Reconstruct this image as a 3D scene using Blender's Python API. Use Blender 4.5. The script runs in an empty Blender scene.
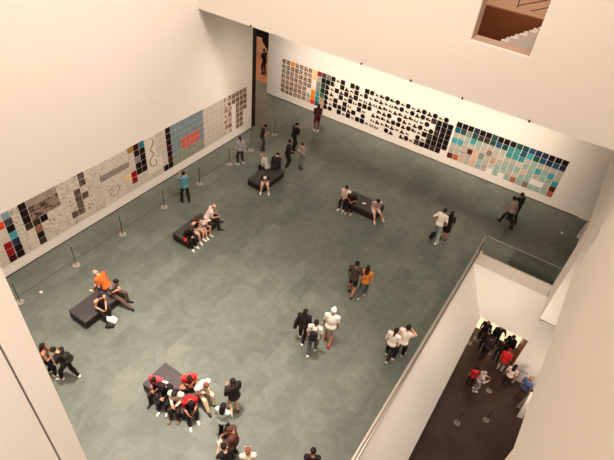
import bpy, bmesh, math, random
import numpy as np
from mathutils import Vector, Matrix

random.seed(7)
C = bpy.context.scene.collection
SC = bpy.context.scene

# ------------------------------------------------------------------ camera, world, lights, exposure
cam_d = bpy.data.cameras.new('camera')
cam = bpy.data.objects.new('camera', cam_d); C.objects.link(cam)
ROT = Matrix(((0.8315709903100591, -0.4190360916175148, 0.36455238580575106),
              (0.5482859096165029, 0.5144729117971947, -0.659317969073284),
              (0.08872569746556737, 0.7481486329258603, 0.6575723334055463)))
cam.matrix_world = Matrix.Translation((16.134, -25.122, 15.3)) @ ROT.to_4x4()
cam_d.sensor_fit = 'HORIZONTAL'; cam_d.sensor_width = 36.0
cam_d.lens = 36.0 * 500.06 / 614.0
cam_d.clip_start = 0.05; cam_d.clip_end = 200
SC.camera = cam

W = bpy.data.worlds.new('world'); SC.world = W; W.use_nodes = True
W.node_tree.nodes['Background'].inputs['Color'].default_value = (1.0, 0.86, 0.72, 1)
W.node_tree.nodes['Background'].inputs['Strength'].default_value = 0.25

def area(name, loc, target, sx, sy, power, col=(1, .87, .74), spread=180):
    d = bpy.data.lights.new(name, 'AREA'); d.shape = 'RECTANGLE'; d.size = sx; d.size_y = sy
    d.energy = power; d.color = col; d.spread = math.radians(spread)
    o = bpy.data.objects.new(name, d); C.objects.link(o); o.location = loc
    v = Vector(target) - Vector(loc)
    o.rotation_euler = v.to_track_quat('-Z', 'Y').to_euler()
    return o

area('skylight', (15.0, -21.0, 33.5), (10.0, -15.0, 0), 4, 7, 4500, (1, .865, .755))
area('floor_pool_fill', (8.0, -18.5, 33.0), (8.2, -19.6, 0), 2.5, 2.5, 680, (1, .85, .74), 30)  # added narrow fill, stands in for the floor's glossy bright patch
area('west_wall_fill', (17.7, -14.0, 20.0), (0.0, -13.0, 1.0), 3, 11, 980, (1, .85, .755), 90)  # unseen fill added to brighten the west wall, no window modelled there
area('wall_washer_light', (7.4, -4.4, 7.55), (7.4, 0.3, 1.6), 17, .4, 400, (1, .83, .68), 64)
area('corner_washer_light', (3.6, -6.4, 7.5), (0.0, -6.6, 2.6), .4, 4, 80, (1, .83, .68), 90)
area('well_side_fill', (18.9, -14.5, 5.4), (15.4, -14.0, -2.4), 8, .4, 150, (1, .84, .69), 110)  # added fill that lifts the sloping side of the well
area('well_end_fill', (16.6, -17.5, 5.3), (16.6, -6.1, -2.2), .5, .5, 60, (1, .84, .69), 45)  # free-hanging fill, added to brighten the end wall of the well
area('lobby_ceiling_light', (19.5, -13.5, -3.6), (18.3, -12.0, -6.6), 2.0, 3.0, 4, (1, .8, .62))
area('lobby_wall_fill', (20.6, -9.6, -3.7), (19.4, -6.2, -5.2), .8, .8, 26, (1, .84, .69), 100)  # fill put in to brighten the white lobby wall
area('stair_wall_fill', (13.0, -7.3, 13.2), (13.0, -5.2, 9.2), 3.0, .8, 60, (1, .74, .56))  # unseen added fill, lifts the brown wall behind the window
area('landing_light', (13.0, -3.4, 13.5), (13.0, -3.4, 9.6), 3.0, 1.0, 55, (1, .76, .6))
area('gallery_light', (-5.0, 2.6, 7.2), (-4.6, 4.0, 0), 2.0, 1.2, 420, (1, .76, .56))
area('jamb_fill', (17.6, -27.2, 16.2), (14.0, -24.7, 12.8), 1.5, 1.5, 62, (1, .84, .7), 90)  # fill behind the camera, added to light the south wall jamb

VS = SC.view_settings
VS.view_transform = 'Standard'; VS.look = 'None'; VS.exposure = 0.0; VS.gamma = 1.0
VS.use_curve_mapping = False

# ------------------------------------------------------------------ materials
def lin(c):
    out = []
    for v in c:
        v = v / 255.0
        out.append(v / 12.92 if v <= .04045 else ((v + .055) / 1.055) ** 2.4)
    return tuple(out) + (1.0,)

MATS = {}
def mat(rgb, rough=.7, kind='plain', rgb2=None, metal=0.0, scale=8.0, spec=.3):
    key = (tuple(rgb), rough, kind, tuple(rgb2) if rgb2 else None, metal, scale, spec)
    if key in MATS: return MATS[key]
    m = bpy.data.materials.new('paint_%d_%d_%d' % tuple(rgb)); m.use_nodes = True
    nt = m.node_tree; N = nt.nodes; L = nt.links
    b = N['Principled BSDF']
    b.inputs['Roughness'].default_value = rough; b.inputs['Metallic'].default_value = metal
    b.inputs['Specular IOR Level'].default_value = spec
    c1 = lin(rgb)
    tc = N.new('ShaderNodeTexCoord'); oi = N.new('ShaderNodeObjectInfo')
    nz = N.new('ShaderNodeTexNoise'); nz.noise_dimensions = '4D'; nz.inputs['Scale'].default_value = scale
    mul = N.new('ShaderNodeMath'); mul.operation = 'MULTIPLY'; mul.inputs[1].default_value = 37.0
    L.new(oi.outputs['Random'], mul.inputs[0]); L.new(mul.outputs[0], nz.inputs['W'])
    L.new(tc.outputs['Object'], nz.inputs['Vector'])
    rp = N.new('ShaderNodeValToRGB')
    e = rp.color_ramp.elements
    if kind == 'plain':
        e[0].position = .3; e[1].position = .7
        e[0].color = tuple(x * .9 for x in c1[:3]) + (1,)
        e[1].color = tuple(min(1, x * 1.06) for x in c1[:3]) + (1,)
        nz.inputs['Detail'].default_value = 3
    elif kind == 'blots':          # printed marks of a second colour on paper
        c2 = lin(rgb2)
        e[0].position = .44; e[1].position = .56; e[0].color = c2; e[1].color = c1
        nz.inputs['Detail'].default_value = 4
    elif kind == 'lines':          # thin pencil strokes
        c2 = lin(rgb2)
        e[0].position = .47; e[0].color = c1
        e[1].position = .53; e[1].color = c1
        k = e.new(.5); k.color = c2
        nz.inputs['Detail'].default_value = 1.5
    elif kind == 'check':          # woven checks
        c2 = lin(rgb2)
        ck = N.new('ShaderNodeTexChecker'); ck.inputs['Scale'].default_value = scale
        ck.inputs['Color1'].default_value = c1; ck.inputs['Color2'].default_value = c2
        L.new(tc.outputs['Object'], ck.inputs['Vector']); L.new(ck.outputs['Color'], b.inputs['Base Color'])
        MATS[key] = m; return m
    L.new(nz.outputs['Fac'], rp.inputs['Fac']); L.new(rp.outputs['Color'], b.inputs['Base Color'])
    MATS[key] = m
    return m

def wall_mat(rgb, name):
    m = bpy.data.materials.new(name); m.use_nodes = True
    nt = m.node_tree; N = nt.nodes; L = nt.links; b = N['Principled BSDF']
    b.inputs['Roughness'].default_value = .75; b.inputs['Specular IOR Level'].default_value = .2
    g = N.new('ShaderNodeNewGeometry'); nz = N.new('ShaderNodeTexNoise'); nz.inputs['Scale'].default_value = .35; nz.inputs['Detail'].default_value = 2
    rp = N.new('ShaderNodeValToRGB'); c = lin(rgb)
    rp.color_ramp.elements[0].color = tuple(x * .96 for x in c[:3]) + (1,); rp.color_ramp.elements[1].color = c
    L.new(g.outputs['Position'], nz.inputs['Vector']); L.new(nz.outputs['Fac'], rp.inputs['Fac']); L.new(rp.outputs['Color'], b.inputs['Base Color'])
    return m

def slate_mat(name, c1, c2, mortar, rough, bw=1.22, rh=.61, spec=.5):
    m = bpy.data.materials.new(name); m.use_nodes = True
    nt = m.node_tree; N = nt.nodes; L = nt.links; b = N['Principled BSDF']
    g = N.new('ShaderNodeNewGeometry'); mp = N.new('ShaderNodeMapping'); mp.inputs['Rotation'].default_value = (0, 0, math.pi / 2)
    L.new(g.outputs['Position'], mp.inputs['Vector'])
    br = N.new('ShaderNodeTexBrick')
    br.inputs['Scale'].default_value = 1; br.inputs['Brick Width'].default_value = bw; br.inputs['Row Height'].default_value = rh
    br.inputs['Mortar Size'].default_value = .004; br.inputs['Mortar Smooth'].default_value = .3
    br.inputs['Color1'].default_value = lin(c1); br.inputs['Color2'].default_value = lin(c2); br.inputs['Mortar'].default_value = lin(mortar)
    L.new(mp.outputs['Vector'], br.inputs['Vector'])
    nz = N.new('ShaderNodeTexNoise'); nz.inputs['Scale'].default_value = 1.1; nz.inputs['Detail'].default_value = 8; nz.inputs['Distortion'].default_value = 2.2
    L.new(mp.outputs['Vector'], nz.inputs['Vector'])
    rp = N.new('ShaderNodeValToRGB'); e = rp.color_ramp.elements
    e[0].position = .3; e[1].position = .72; e[0].color = (.72, .74, .73, 1); e[1].color = (1.16, 1.15, 1.12, 1)
    L.new(nz.outputs['Fac'], rp.inputs['Fac'])
    mx = N.new('ShaderNodeMix'); mx.data_type = 'RGBA'; mx.blend_type = 'MULTIPLY'; mx.inputs['Factor'].default_value = .75
    L.new(br.outputs['Color'], mx.inputs['A']); L.new(rp.outputs['Color'], mx.inputs['B']); L.new(mx.outputs['Result'], b.inputs['Base Color'])
    b.inputs['Roughness'].default_value = rough; b.inputs['Specular IOR Level'].default_value = spec
    return m

WHITE = wall_mat((240, 233, 225), 'white_plaster')
PINK = wall_mat((214, 176, 150), 'warm_plaster')
BROWN = wall_mat((138, 84, 54), 'brown_panel')
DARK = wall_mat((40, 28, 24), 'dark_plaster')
SLATE = slate_mat('green_slate', (106, 111, 103), (91, 98, 91), (76, 81, 75), .28)
LOBBY = slate_mat('lobby_stone', (74, 52, 43), (63, 44, 37), (52, 37, 32), .35, 1.0, 1.0)
STEEL = mat((190, 182, 172), .35, metal=.8, scale=20)
GREYM = mat((206, 197, 186), .5, scale=12)

def glass_mat():
    m = bpy.data.materials.new('clear_glass'); m.use_nodes = True
    nt = m.node_tree; N = nt.nodes; L = nt.links
    N.remove(N['Principled BSDF'])
    t = N.new('ShaderNodeBsdfTransparent'); t.inputs['Color'].default_value = (.86, .89, .86, 1)
    gl = N.new('ShaderNodeBsdfGlossy'); gl.inputs['Roughness'].default_value = .03; gl.inputs['Color'].default_value = (.9, .95, .92, 1)
    fr = N.new('ShaderNodeFresnel'); fr.inputs['IOR'].default_value = 1.45
    mx = N.new('ShaderNodeMixShader')
    L.new(fr.outputs['Fac'], mx.inputs['Fac']); L.new(t.outputs[0], mx.inputs[1]); L.new(gl.outputs[0], mx.inputs[2])
    L.new(mx.outputs[0], N['Material Output'].inputs['Surface'])
    return m
GLASS = glass_mat()

# ------------------------------------------------------------------ helpers
class MB:
    def __init__(s): s.v = []; s.f = []; s.m = []
    def poly(s, pts, mi=0):
        n = len(s.v); s.v += [tuple(p) for p in pts]; s.f.append(tuple(range(n, n + len(pts)))); s.m.append(mi)
    def box(s, a, b, mi=0):
        x0, y0, z0 = a; x1, y1, z1 = b; n = len(s.v)
        s.v += [(x0,y0,z0),(x1,y0,z0),(x1,y1,z0),(x0,y1,z0),(x0,y0,z1),(x1,y0,z1),(x1,y1,z1),(x0,y1,z1)]
        for q in ((0,3,2,1),(4,5,6,7),(0,1,5,4),(1,2,6,5),(2,3,7,6),(3,0,4,7)):
            s.f.append(tuple(n + i for i in q)); s.m.append(mi)
    def hexa(s, bottom, top, mi=0):      # two rings of four points
        n = len(s.v); s.v += [tuple(p) for p in bottom] + [tuple(p) for p in top]
        for q in ((0,3,2,1),(4,5,6,7),(0,1,5,4),(1,2,6,5),(2,3,7,6),(3,0,4,7)):
            s.f.append(tuple(n + i for i in q)); s.m.append(mi)
    def tube(s, pts, radii, k=8, mi=0):
        pts = [Vector(p) for p in pts]; base = len(s.v)
        for i, p in enumerate(pts):
            d = (pts[min(i + 1, len(pts) - 1)] - pts[max(i - 1, 0)]).normalized()
            a = d.orthogonal().normalized() if i == 0 else (a - d * a.dot(d)).normalized()
            b = d.cross(a)
            for j in range(k):
                t = 2 * math.pi * j / k
                s.v.append(tuple(p + (a * math.cos(t) + b * math.sin(t)) * radii[i]))
        for i in range(len(pts) - 1):
            for j in range(k):
                j2 = (j + 1) % k
                s.f.append((base + i*k + j, base + i*k + j2, base + (i+1)*k + j2, base + (i+1)*k + j)); s.m.append(mi)
        s.f.append(tuple(base + j for j in reversed(range(k)))); s.m.append(mi)
        e = base + (len(pts) - 1) * k
        s.f.append(tuple(e + j for j in range(k))); s.m.append(mi)
    def prism(s, outline, z0, z1, mi=0):    # outline in x, y
        n = len(outline); b = len(s.v)
        s.v += [(x, y, z0) for x, y in outline] + [(x, y, z1) for x, y in outline]
        s.f.append(tuple(b + i for i in reversed(range(n)))); s.m.append(mi)
        s.f.append(tuple(b + n + i for i in range(n))); s.m.append(mi)
        for i in range(n):
            j = (i + 1) % n
            s.f.append((b + i, b + j, b + n + j, b + n + i)); s.m.append(mi)
    def ball(s, c, r, nu=8, nv=6, mi=0):
        rx, ry, rz = (r, r, r) if not hasattr(r, '__len__') else r
        b = len(s.v); s.v.append((c[0], c[1], c[2] - rz))
        for i in range(1, nv):
            t = -math.pi/2 + math.pi * i / nv
            for j in range(nu):
                p = 2 * math.pi * j / nu
                s.v.append((c[0] + rx*math.cos(t)*math.cos(p), c[1] + ry*math.cos(t)*math.sin(p), c[2] + rz*math.sin(t)))
        s.v.append((c[0], c[1], c[2] + rz)); top = len(s.v) - 1
        for j in range(nu):
            j2 = (j + 1) % nu
            s.f.append((b, b + 1 + j2, b + 1 + j)); s.m.append(mi)
            for i in range(nv - 2):
                o = b + 1 + i * nu
                s.f.append((o + j, o + j2, o + nu + j2, o + nu + j)); s.m.append(mi)
            o = b + 1 + (nv - 2) * nu
            s.f.append((o + j, o + j2, top)); s.m.append(mi)
    def build(s, name, mats, parent=None, smooth=False, bevel=0, loc=None):
        me = bpy.data.meshes.new(name); me.from_pydata(s.v, [], s.f)
        for m in (mats if isinstance(mats, (list, tuple)) else [mats]): me.materials.append(m)
        if any(s.m): me.polygons.foreach_set('material_index', s.m)
        if smooth: me.polygons.foreach_set('use_smooth', [True] * len(s.f))
        me.update()
        o = bpy.data.objects.new(name, me); C.objects.link(o)
        if parent: o.parent = parent
        if loc: o.location = loc
        if bevel:
            md = o.modifiers.new('bevel', 'BEVEL'); md.width = bevel; md.segments = 2; md.limit_method = 'ANGLE'
        return o

def tag(o, label, cat, group=None, kind=None):
    o['label'] = label; o['category'] = cat
    if group: o['group'] = group
    if kind: o['kind'] = kind
    return o
def empty(name, loc, rz=0):
    o = bpy.data.objects.new(name, None); C.objects.link(o); o.location = loc; o.rotation_euler = (0, 0, rz); o.empty_display_size = .2
    return o
def struct(name, mb, m, label=None, cat=None, **k):
    o = mb.build(name, m, **k); o['kind'] = 'structure'
    o['label'] = label; o['category'] = cat
    return o

# ------------------------------------------------------------------ the setting
LOWZ = -6.6
m = MB()
m.box((-.5, -24.6, -.4), (14.72, -.0, 0))
m.box((14.72, -6.09, -.4), (24, 0, 0))
m.box((-12, -4.2, -.4), (-.5, 8, 0)); m.box((-.5, 0, -.4), (0, 8, 0))
struct('floor', m, SLATE, 'grey green slate tiled floor of the atrium', 'floor')
m = MB(); m.box((11, -24, LOWZ - .3), (26, -2, LOWZ))
struct('floor_lobby', m, LOBBY, 'dark brown stone floor of the lobby below', 'floor')

m = MB(); m.box((-.6, -25.4, 0), (0, -4.22, 34))
struct('wall_west', m, WHITE, 'tall white wall behind the roped row of drawings', 'wall')
m = MB(); m.box((-2.02, 0, 0), (24, .5, 7.68))
struct('wall_north', m, WHITE, 'white wall under the overhang hung with coloured panels', 'wall')
# upper wall with a window opening
wx0, wx1, wz0, wz1 = 12.0, 13.94, 9.66, 12.6
m = MB()
for a, b in (((0, 7.68), (wx0, 34)), ((wx1, 7.68), (18.6, 34)), ((wx0, 7.68), (wx1, wz0)), ((wx0, wz1), (wx1, 34))):
    m.box((a[0], -8.19, a[1]), (b[0], -8.08, b[1]))
struct('wall_upper', m, WHITE, 'white wall overhanging the coloured panels with a stair window cut in it', 'wall')
m = MB(); m.box((-.6, -8.08, 7.68), (24, .5, 8.0)); m.box((-12, -4.2, 7.68), (-.6, 8, 8.0))
struct('ceiling', m, WHITE, 'white soffit over the end of the atrium', 'ceiling')
# window lining, sill and the stair hall behind
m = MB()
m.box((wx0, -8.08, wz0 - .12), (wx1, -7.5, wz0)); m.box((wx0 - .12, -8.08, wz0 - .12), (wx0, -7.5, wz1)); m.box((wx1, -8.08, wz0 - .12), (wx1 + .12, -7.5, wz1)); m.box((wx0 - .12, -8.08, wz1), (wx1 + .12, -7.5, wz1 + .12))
win = struct('window_1', m, wall_mat((176, 148, 130), 'shaded_lining'), 'unglazed window in the upper wall looking onto a stair', 'window')  # lining colour darkened to hold the shade of the recess
m = MB(); m.box((10.5, -5.2, 8.0), (16.5, -5.0, 9.98)); 
struct('wall_stair', m, BROWN, 'brown panelled wall in the stair hall behind the window', 'wall')
m = MB(); m.box((10.5, -7.45, 8.0), (16.5, -5.2, 8.5))
struct('floor_stair', m, BROWN, 'brown floor of the stair hall', 'floor')
m = MB(); m.box((10.5, -2.2, 8.0), (16.5, -2.0, 14))
m.box((10.5, -5.0, 9.7), (16.5, -2.2, 9.98))
struct('wall_stair_far', m, PINK, 'pale pink wall beyond the stair hall', 'wall')
# walls round the well
m = MB()   # sloping side under the railing
m.hexa([(14.0, -24.4, -.65), (14.72, -24.4, -.65), (14.72, -5.6, -.65), (14.0, -5.6, -.65)],
       [(14.0, -24.4, -.4), (14.72, -24.4, -.4), (14.72, -5.6, -.4), (14.0, -5.6, -.4)])
m.hexa([(14.0, -24.4, -3.74), (16.06, -24.4, -3.74), (16.06, -5.8, -3.74), (14.0, -5.8, -3.74)],
       [(14.0, -24.4, -.65), (14.72, -24.4, -.65), (14.72, -5.8, -.65), (14.0, -5.8, -.65)])
struct('wall_well_side', m, WHITE, 'sloping white side wall of the well beneath the glass railing', 'wall')
m = MB()
m.hexa([(15.9, -6.09, -3.65), (18.64, -6.09, -3.65), (18.64, -5.6, -3.65), (15.9, -5.6, -3.65)],
       [(14.7, -6.09, -.62), (18.2, -6.09, -.62), (18.2, -5.6, -.62), (14.7, -5.6, -.62)])
struct('wall_well_end', m, WHITE, 'white end wall of the well above the lobby doorway', 'wall')
m = MB(); m.box((14.72, -6.1, -.62), (18.12, -5.6, -.4)); m.box((14.72, -6.11, -.62), (18.12, -6.09, 0))
struct('trim_1', m, GREYM, 'grey edge strip along the end of the well', 'trim')
# east walls
m = MB()
m.box((18.1, -6.09, 3.36), (18.5, 0, 7.68))
m.box((18.1, -8.3, 0), (22, -6.09, 7.68)); m.box((18.1, -24.4, 7.0), (18.5, -6.09, 34)); m.box((18.1, -8.305, -.03), (22, -8.0, 0), 1)
struct('wall_east', m, [WHITE, DARK], 'white wall beside the well with a doorway at its far end', 'wall')
m = MB()
m.box((17.8, -24.4, 5.55), (18.1, -12.0, 34)); m.box((17.8, -24.4, .2), (18.1, -18.32, 5.55)); m.box((18.1, -24.4, 5.55), (22, -8.3, 7.0))
struct('wall_overhang', m, WHITE, 'white projecting wall mass above the well', 'wall')
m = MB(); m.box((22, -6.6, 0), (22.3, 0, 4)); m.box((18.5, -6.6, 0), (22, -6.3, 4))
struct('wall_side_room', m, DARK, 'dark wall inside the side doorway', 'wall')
# south wall with the opening one looks through; its jamb carries a dark slot
m = MB()
m.box((0, -25.4, 0), (14.0, -24.57, 34)); m.box((0, -24.556, 0), (14.0, -24.4, 34)); m.box((0, -24.57, 0), (13.9, -24.556, 34), 1)
struct('wall_south', m, [WHITE, DARK], 'white wall end with a thin dark upright slot', 'wall')
m = MB(); m.box((14.0, -25.4, -.4), (18.5, -24.4, 9.0)) ; m.box((18.1,-25.4,9),(18.5,-24.4,34))
struct('wall_south_base', m, WHITE, 'white wall below the viewing opening', 'wall')
# lobby
m = MB(); m.box((18.45, -6.12, LOWZ), (24, -5.9, -.5))
struct('wall_lobby', m, WHITE, 'white lobby wall behind the man in blue', 'wall')
m = MB(); m.box((18.38, -6.14, LOWZ), (18.46, -5.0, -3.65))
struct('door_1', m, mat((126, 78, 50), .5), 'brown door jamb beside the crowded lobby doorway', 'door')
m = MB(); m.box((12, -3.6, LOWZ), (20, -3.4, -3.4))
struct('wall_lobby_back', m, PINK, 'bright lobby wall behind the crowd', 'wall')
def glow(rgb, st):
    g = bpy.data.materials.new('lit_glazing'); g.use_nodes = True; b = g.node_tree.nodes['Principled BSDF']
    b.inputs['Base Color'].default_value = lin(rgb); b.inputs['Emission Color'].default_value = lin(rgb); b.inputs['Emission Strength'].default_value = st; return g
m = MB(); m.box((14.5, -4.06, LOWZ + .04), (18.4, -4.0, -3.95))
struct('window_2', m, glow((255, 226, 182), 1.1), 'bright glazing behind the lobby crowd', 'window')
m = MB(); m.box((11, -5.6, -3.9), (20, -3.4, -3.65))
m.box((11, -24.4, -4.0), (14.2, -5.8, -3.7))
struct('ceiling_lobby', m, WHITE, 'low ceiling of the lobby', 'ceiling')
m = MB(); m.box((11, -24.6, LOWZ), (26, -24.4, -.4)); m.box((25.8, -24, LOWZ), (26, -5.9, -3.5)); m.box((11, -24, LOWZ), (11.2, -3, -3.7))
struct('wall_lobby_side', m, WHITE, 'white wall of the lobby under the atrium', 'wall')
m = MB(); m.box((20.8, -24.4, -3.5), (26, -6.1, -3.3))
struct('ceiling_lobby_east', m, WHITE, 'lobby ceiling beside the well', 'ceiling')
# gallery beyond the gap
m = MB(); m.box((-12, 5.0, 0), (-.0, 5.3, 7.68)); m.box((-12.2, -4.2, 0), (-12, 5.3, 7.68))
struct('wall_gallery', m, PINK, 'warm pink wall in the side gallery', 'wall')
m = MB(); m.box((-12, 1.1, 0.0), (-2.1, 5.0, .02))
struct('floor_gallery', m, mat((150, 104, 78), .5), 'warm brown floor of the side gallery', 'floor')
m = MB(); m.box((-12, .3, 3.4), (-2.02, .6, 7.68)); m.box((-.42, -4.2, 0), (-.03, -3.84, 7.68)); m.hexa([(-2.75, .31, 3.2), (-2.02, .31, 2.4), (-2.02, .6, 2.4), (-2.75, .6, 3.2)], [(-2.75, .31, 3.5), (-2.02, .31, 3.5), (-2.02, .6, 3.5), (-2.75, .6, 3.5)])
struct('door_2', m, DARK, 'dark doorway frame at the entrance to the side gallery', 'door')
# baseboard shadow gap
m = MB(); m.box((0, -24.4, 0), (.012, -4.22, .035))
struct('baseboard_west', m, DARK, 'dark base line along the roped wall', 'baseboard')
m = MB(); m.box((-2.0, -.012, 0), (18.1, 0, .035))
struct('baseboard_north', m, DARK, 'dark base line under the coloured panels', 'baseboard')

# ------------------------------------------------------------------ stair balustrade and rails in the window
root = empty('staircase', (13.0, -6.4, 8.5)); tag(root, 'white stepped stair flank rising behind the window', 'staircase')
m = MB()
st = [(12.2, 9.22)]
pts = []
for i in range(9):
    x = 12.62 + i * .26; z = 9.38 + i * .175
    m.box((x - 13, -.08, 0), (x + .26 - 13, .08, z - 8.5))
m.build('stair_flank', WHITE, root)
for i in range(9):
    x = 12.62 + i * .26; z = 9.25 + i * .175
    m = MB(); m.box((x - 13, .08, 0), (x + .26 - 13, .9, z - 8.5)); m.build('step', WHITE, root)
root = empty('stair_railing', (12.4, -4.4, 9.98)); tag(root, 'thin dark sloping handrails on the landing behind the window', 'railing')
for x0_, z0_, x1_, z1_ in ((0, .06, 2.2, 1.06), (.5, .0, 2.2, .78), (.0, .62, 1.1, 1.12)):
    m = MB(); m.tube([(x0_, 0, z0_), (x1_, 0, z1_)], [.018, .018], 6); m.build('rail', DARK, root)
for x, h in ((0, .64), (2.2, 1.1)):
    m = MB(); m.tube([(x, 0, 0), (x, 0, h)], [.018, .018], 6); m.build('post', DARK, root)

# ------------------------------------------------------------------ glass railing
rl = empty('glass_railing', (14.75, -15.2, 0)); tag(rl, 'long frameless glass railing along the side of the well', 'railing')
m = MB(); m.box((-.05, -9.2, 0), (.05, 9.11, .14)); m.build('base_channel', STEEL, rl)
for k in range(8):
    y0 = -9.2 + k * 2.29
    m = MB(); m.box((-.01, y0 + .01, .1), (.01, y0 + 2.28, 1.06)); m.build('glass_pane', GLASS, rl)
m = MB(); m.box((-.03, -9.2, 1.06), (.03, 9.11, 1.1)); m.build('cap_rail', STEEL, rl)
m = MB(); m.tube([(.09, -9.2, .98), (.09, 9.0, .98)], [.022, .022], 8); m.build('handrail', STEEL, rl, smooth=True)
rl = empty('glass_railing', (16.42, -6.075, 0)); tag(rl, 'short glass railing across the end of the well', 'railing')
m = MB(); m.box((-1.6, -.05, 0), (1.67, .05, .05)); m.build('base_channel', GREYM, rl)
for k in range(2):
    m = MB(); m.box((-1.6 + k * 1.635, -.01, .04), (-1.6 + k * 1.635 + 1.625, .01, 1.08)); m.build('glass_pane', GLASS, rl)
m = MB(); m.box((-1.6, -.015, 1.08), (1.67, .015, 1.1)); m.build('cap_rail', STEEL, rl)
m = MB(); m.box((-1.61, -.07, 0), (-1.53, .06, .2)); m.build('corner_bracket', mat((225, 215, 205), .4), rl)

# ------------------------------------------------------------------ the hung sheets and panels
ORD = 'zeroth first second third fourth fifth sixth seventh eighth ninth tenth eleventh twelfth thirteenth fourteenth fifteenth sixteenth seventeenth eighteenth nineteenth'.split()
def ordw(n):
    if n < 20: return ORD[n]
    t = {2: 'twent', 3: 'thirt', 4: 'fort', 5: 'fift'}[n // 10]
    return t + 'ieth' if n % 10 == 0 else t + 'y-' + ORD[n % 10]

PAPER = (226, 214, 198)
def M_(rgb, k='plain', rgb2=None, sc=8): return mat(rgb, .8, k, rgb2, 0, sc, .15)
CODE = {   # code: (material, colour words, kind of sheet)
 'K': (M_((22, 15, 14)), 'black'), 'D': (M_((62, 52, 46)), 'dark brown'), 'N': (M_((38, 48, 74)), 'navy'),
 'B': (M_((34, 88, 112)), 'deep blue'), 'E': (M_((38, 76, 72)), 'dark teal'), 'T': (M_((66, 146, 148)), 'teal'),
 'C': (M_((66, 160, 172)), 'bright turquoise'), 'S': (M_((152, 182, 170)), 'pale sage'), 'W': (M_((182, 178, 166)), 'warm grey'),
 'G': (M_((136, 140, 128)), 'grey green'), 'L': (M_((200, 190, 174)), 'pale cream'), 'P': (M_((214, 176, 160)), 'pale pink'),
 'M': (M_((92, 38, 28)), 'maroon'), 'O': (M_((178, 100, 64)), 'rust orange'), 'V': (M_((142, 118, 108)), 'mauve grey'),
 'A': (M_((188, 156, 128)), 'tan'), 'R': (M_((140, 20, 20)), 'dark red'), 'Y': (M_((240, 206, 146)), 'pale yellow'),
 'o': (M_((238, 140, 30)), 'bright orange'), 'r': (M_((222, 66, 34)), 'vermilion'), 'n': (M_((62, 112, 84)), 'green'),
 'f': (M_((30, 48, 38)), 'forest green'), 'x': (M_((70, 66, 68)), 'charcoal'), 'y': (M_((128, 116, 108)), 'taupe'),
 'q': (M_((190, 166, 146), 'blots', (104, 78, 66), 12), 'brown patterned'), 'z': (M_((160, 166, 150), 'blots', (112, 116, 102), 12), 'olive patterned'),
 'p': (M_((166, 138, 122), 'blots', (112, 86, 76), 9), 'dense brown printed'), 'h': (M_((214, 190, 168), 'blots', (84, 60, 50), 8), 'brown blotched'),
 'i': (M_((222, 204, 180), 'blots', (150, 120, 96), 5), 'cream lightly marked'), 'g': (M_((204, 194, 180)), 'beige grey'),
 'b': (M_((126, 142, 148)), 'blue grey'), 'e': (M_((142, 148, 130)), 'grey green'), 's': (M_((206, 104, 92)), 'coral red'),
 'k': (M_((28, 18, 16)), 'black'), 'u': (M_((214, 204, 190), 'lines', (140, 126, 112), 7), 'pencil drawn grey'),
 'd': (M_((112, 98, 86), 'blots', (76, 62, 54), 7), 'dark grey'), 't': (M_((206, 196, 182), 'lines', (120, 106, 94), 5), 'pale grey'),
 'c': (M_((48, 116, 138)), 'peacock blue'), 'm': (M_((70, 18, 20)), 'dark maroon'), 'l': (M_((168, 128, 52)), 'gold'),
 'v': (M_((140, 134, 138)), 'lilac grey'), 'w': (M_((224, 214, 200)), 'off white'), 'a': (M_((132, 158, 166)), 'pale blue'),
 'j': (M_((58, 52, 34)), 'olive black'), 'Z': (M_((150, 96, 76)), 'terracotta'),
}
TH = .02
def sheet_mesh(w, h):
    mm = MB(); mm.box((-w/2, -TH, -h/2), (w/2, 0, h/2))
    return mm
SHEETS = {}
def sheet(kind, code, w, h, loc, rz):
    key = (kind, code, w, h)
    if key not in SHEETS:
        o = sheet_mesh(w, h).build(kind, CODE[code][0]); SHEETS[key] = o
    else:
        o = SHEETS[key].copy(); C.objects.link(o)
    o.location = loc; o.rotation_euler = (0, 0, rz)
    return o

# north wall: columns counted from the gallery doorway
NX0, NP, NT, NB = -.93, .3275, 2.75, .5
RP = (NT - NB) / 7
PS = .296
def npos(col, row, extra=0): return (NX0 + NP * (col + .5) + extra, 0, NT - RP * (row + .5))
first = ['qqoqqqq', 'zqqqqqq', 'zqqqqqq', 'qqqqqqq', 'qqqqqq.', 'qqqqqqS', 'qqqqqqP']
for r, s in enumerate(first):
    for c, ch in enumerate(s):
        if ch == '.': continue
        o = sheet('patterned_sheet' if ch in 'qz' else 'colour_panel', ch, .272, .272, npos(c, r), 0)
        tag(o, f"{CODE[ch][1]} square by the doorway on the panel wall, {ordw(r+1)} row, {ordw(c+1)} column", 'artwork', 'sheets of the brown grid by the doorway')
cols = {7: 'YY..oor', 8: 'RWGGTTB', 9: 'xKEfnAA', 10: 'yK.....'}
for c, s in cols.items():
    for r, ch in enumerate(s):
        if ch == '.': continue
        o = sheet('colour_panel', ch, PS, PS, npos(c, r), 0)
        tag(o, f"{CODE[ch][1]} square beside the brown grid on the panel wall, {ordw(r+1)} row, {ordw(c+1)} column", 'artwork', 'bright panels between the brown grid and the silhouettes')
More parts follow.
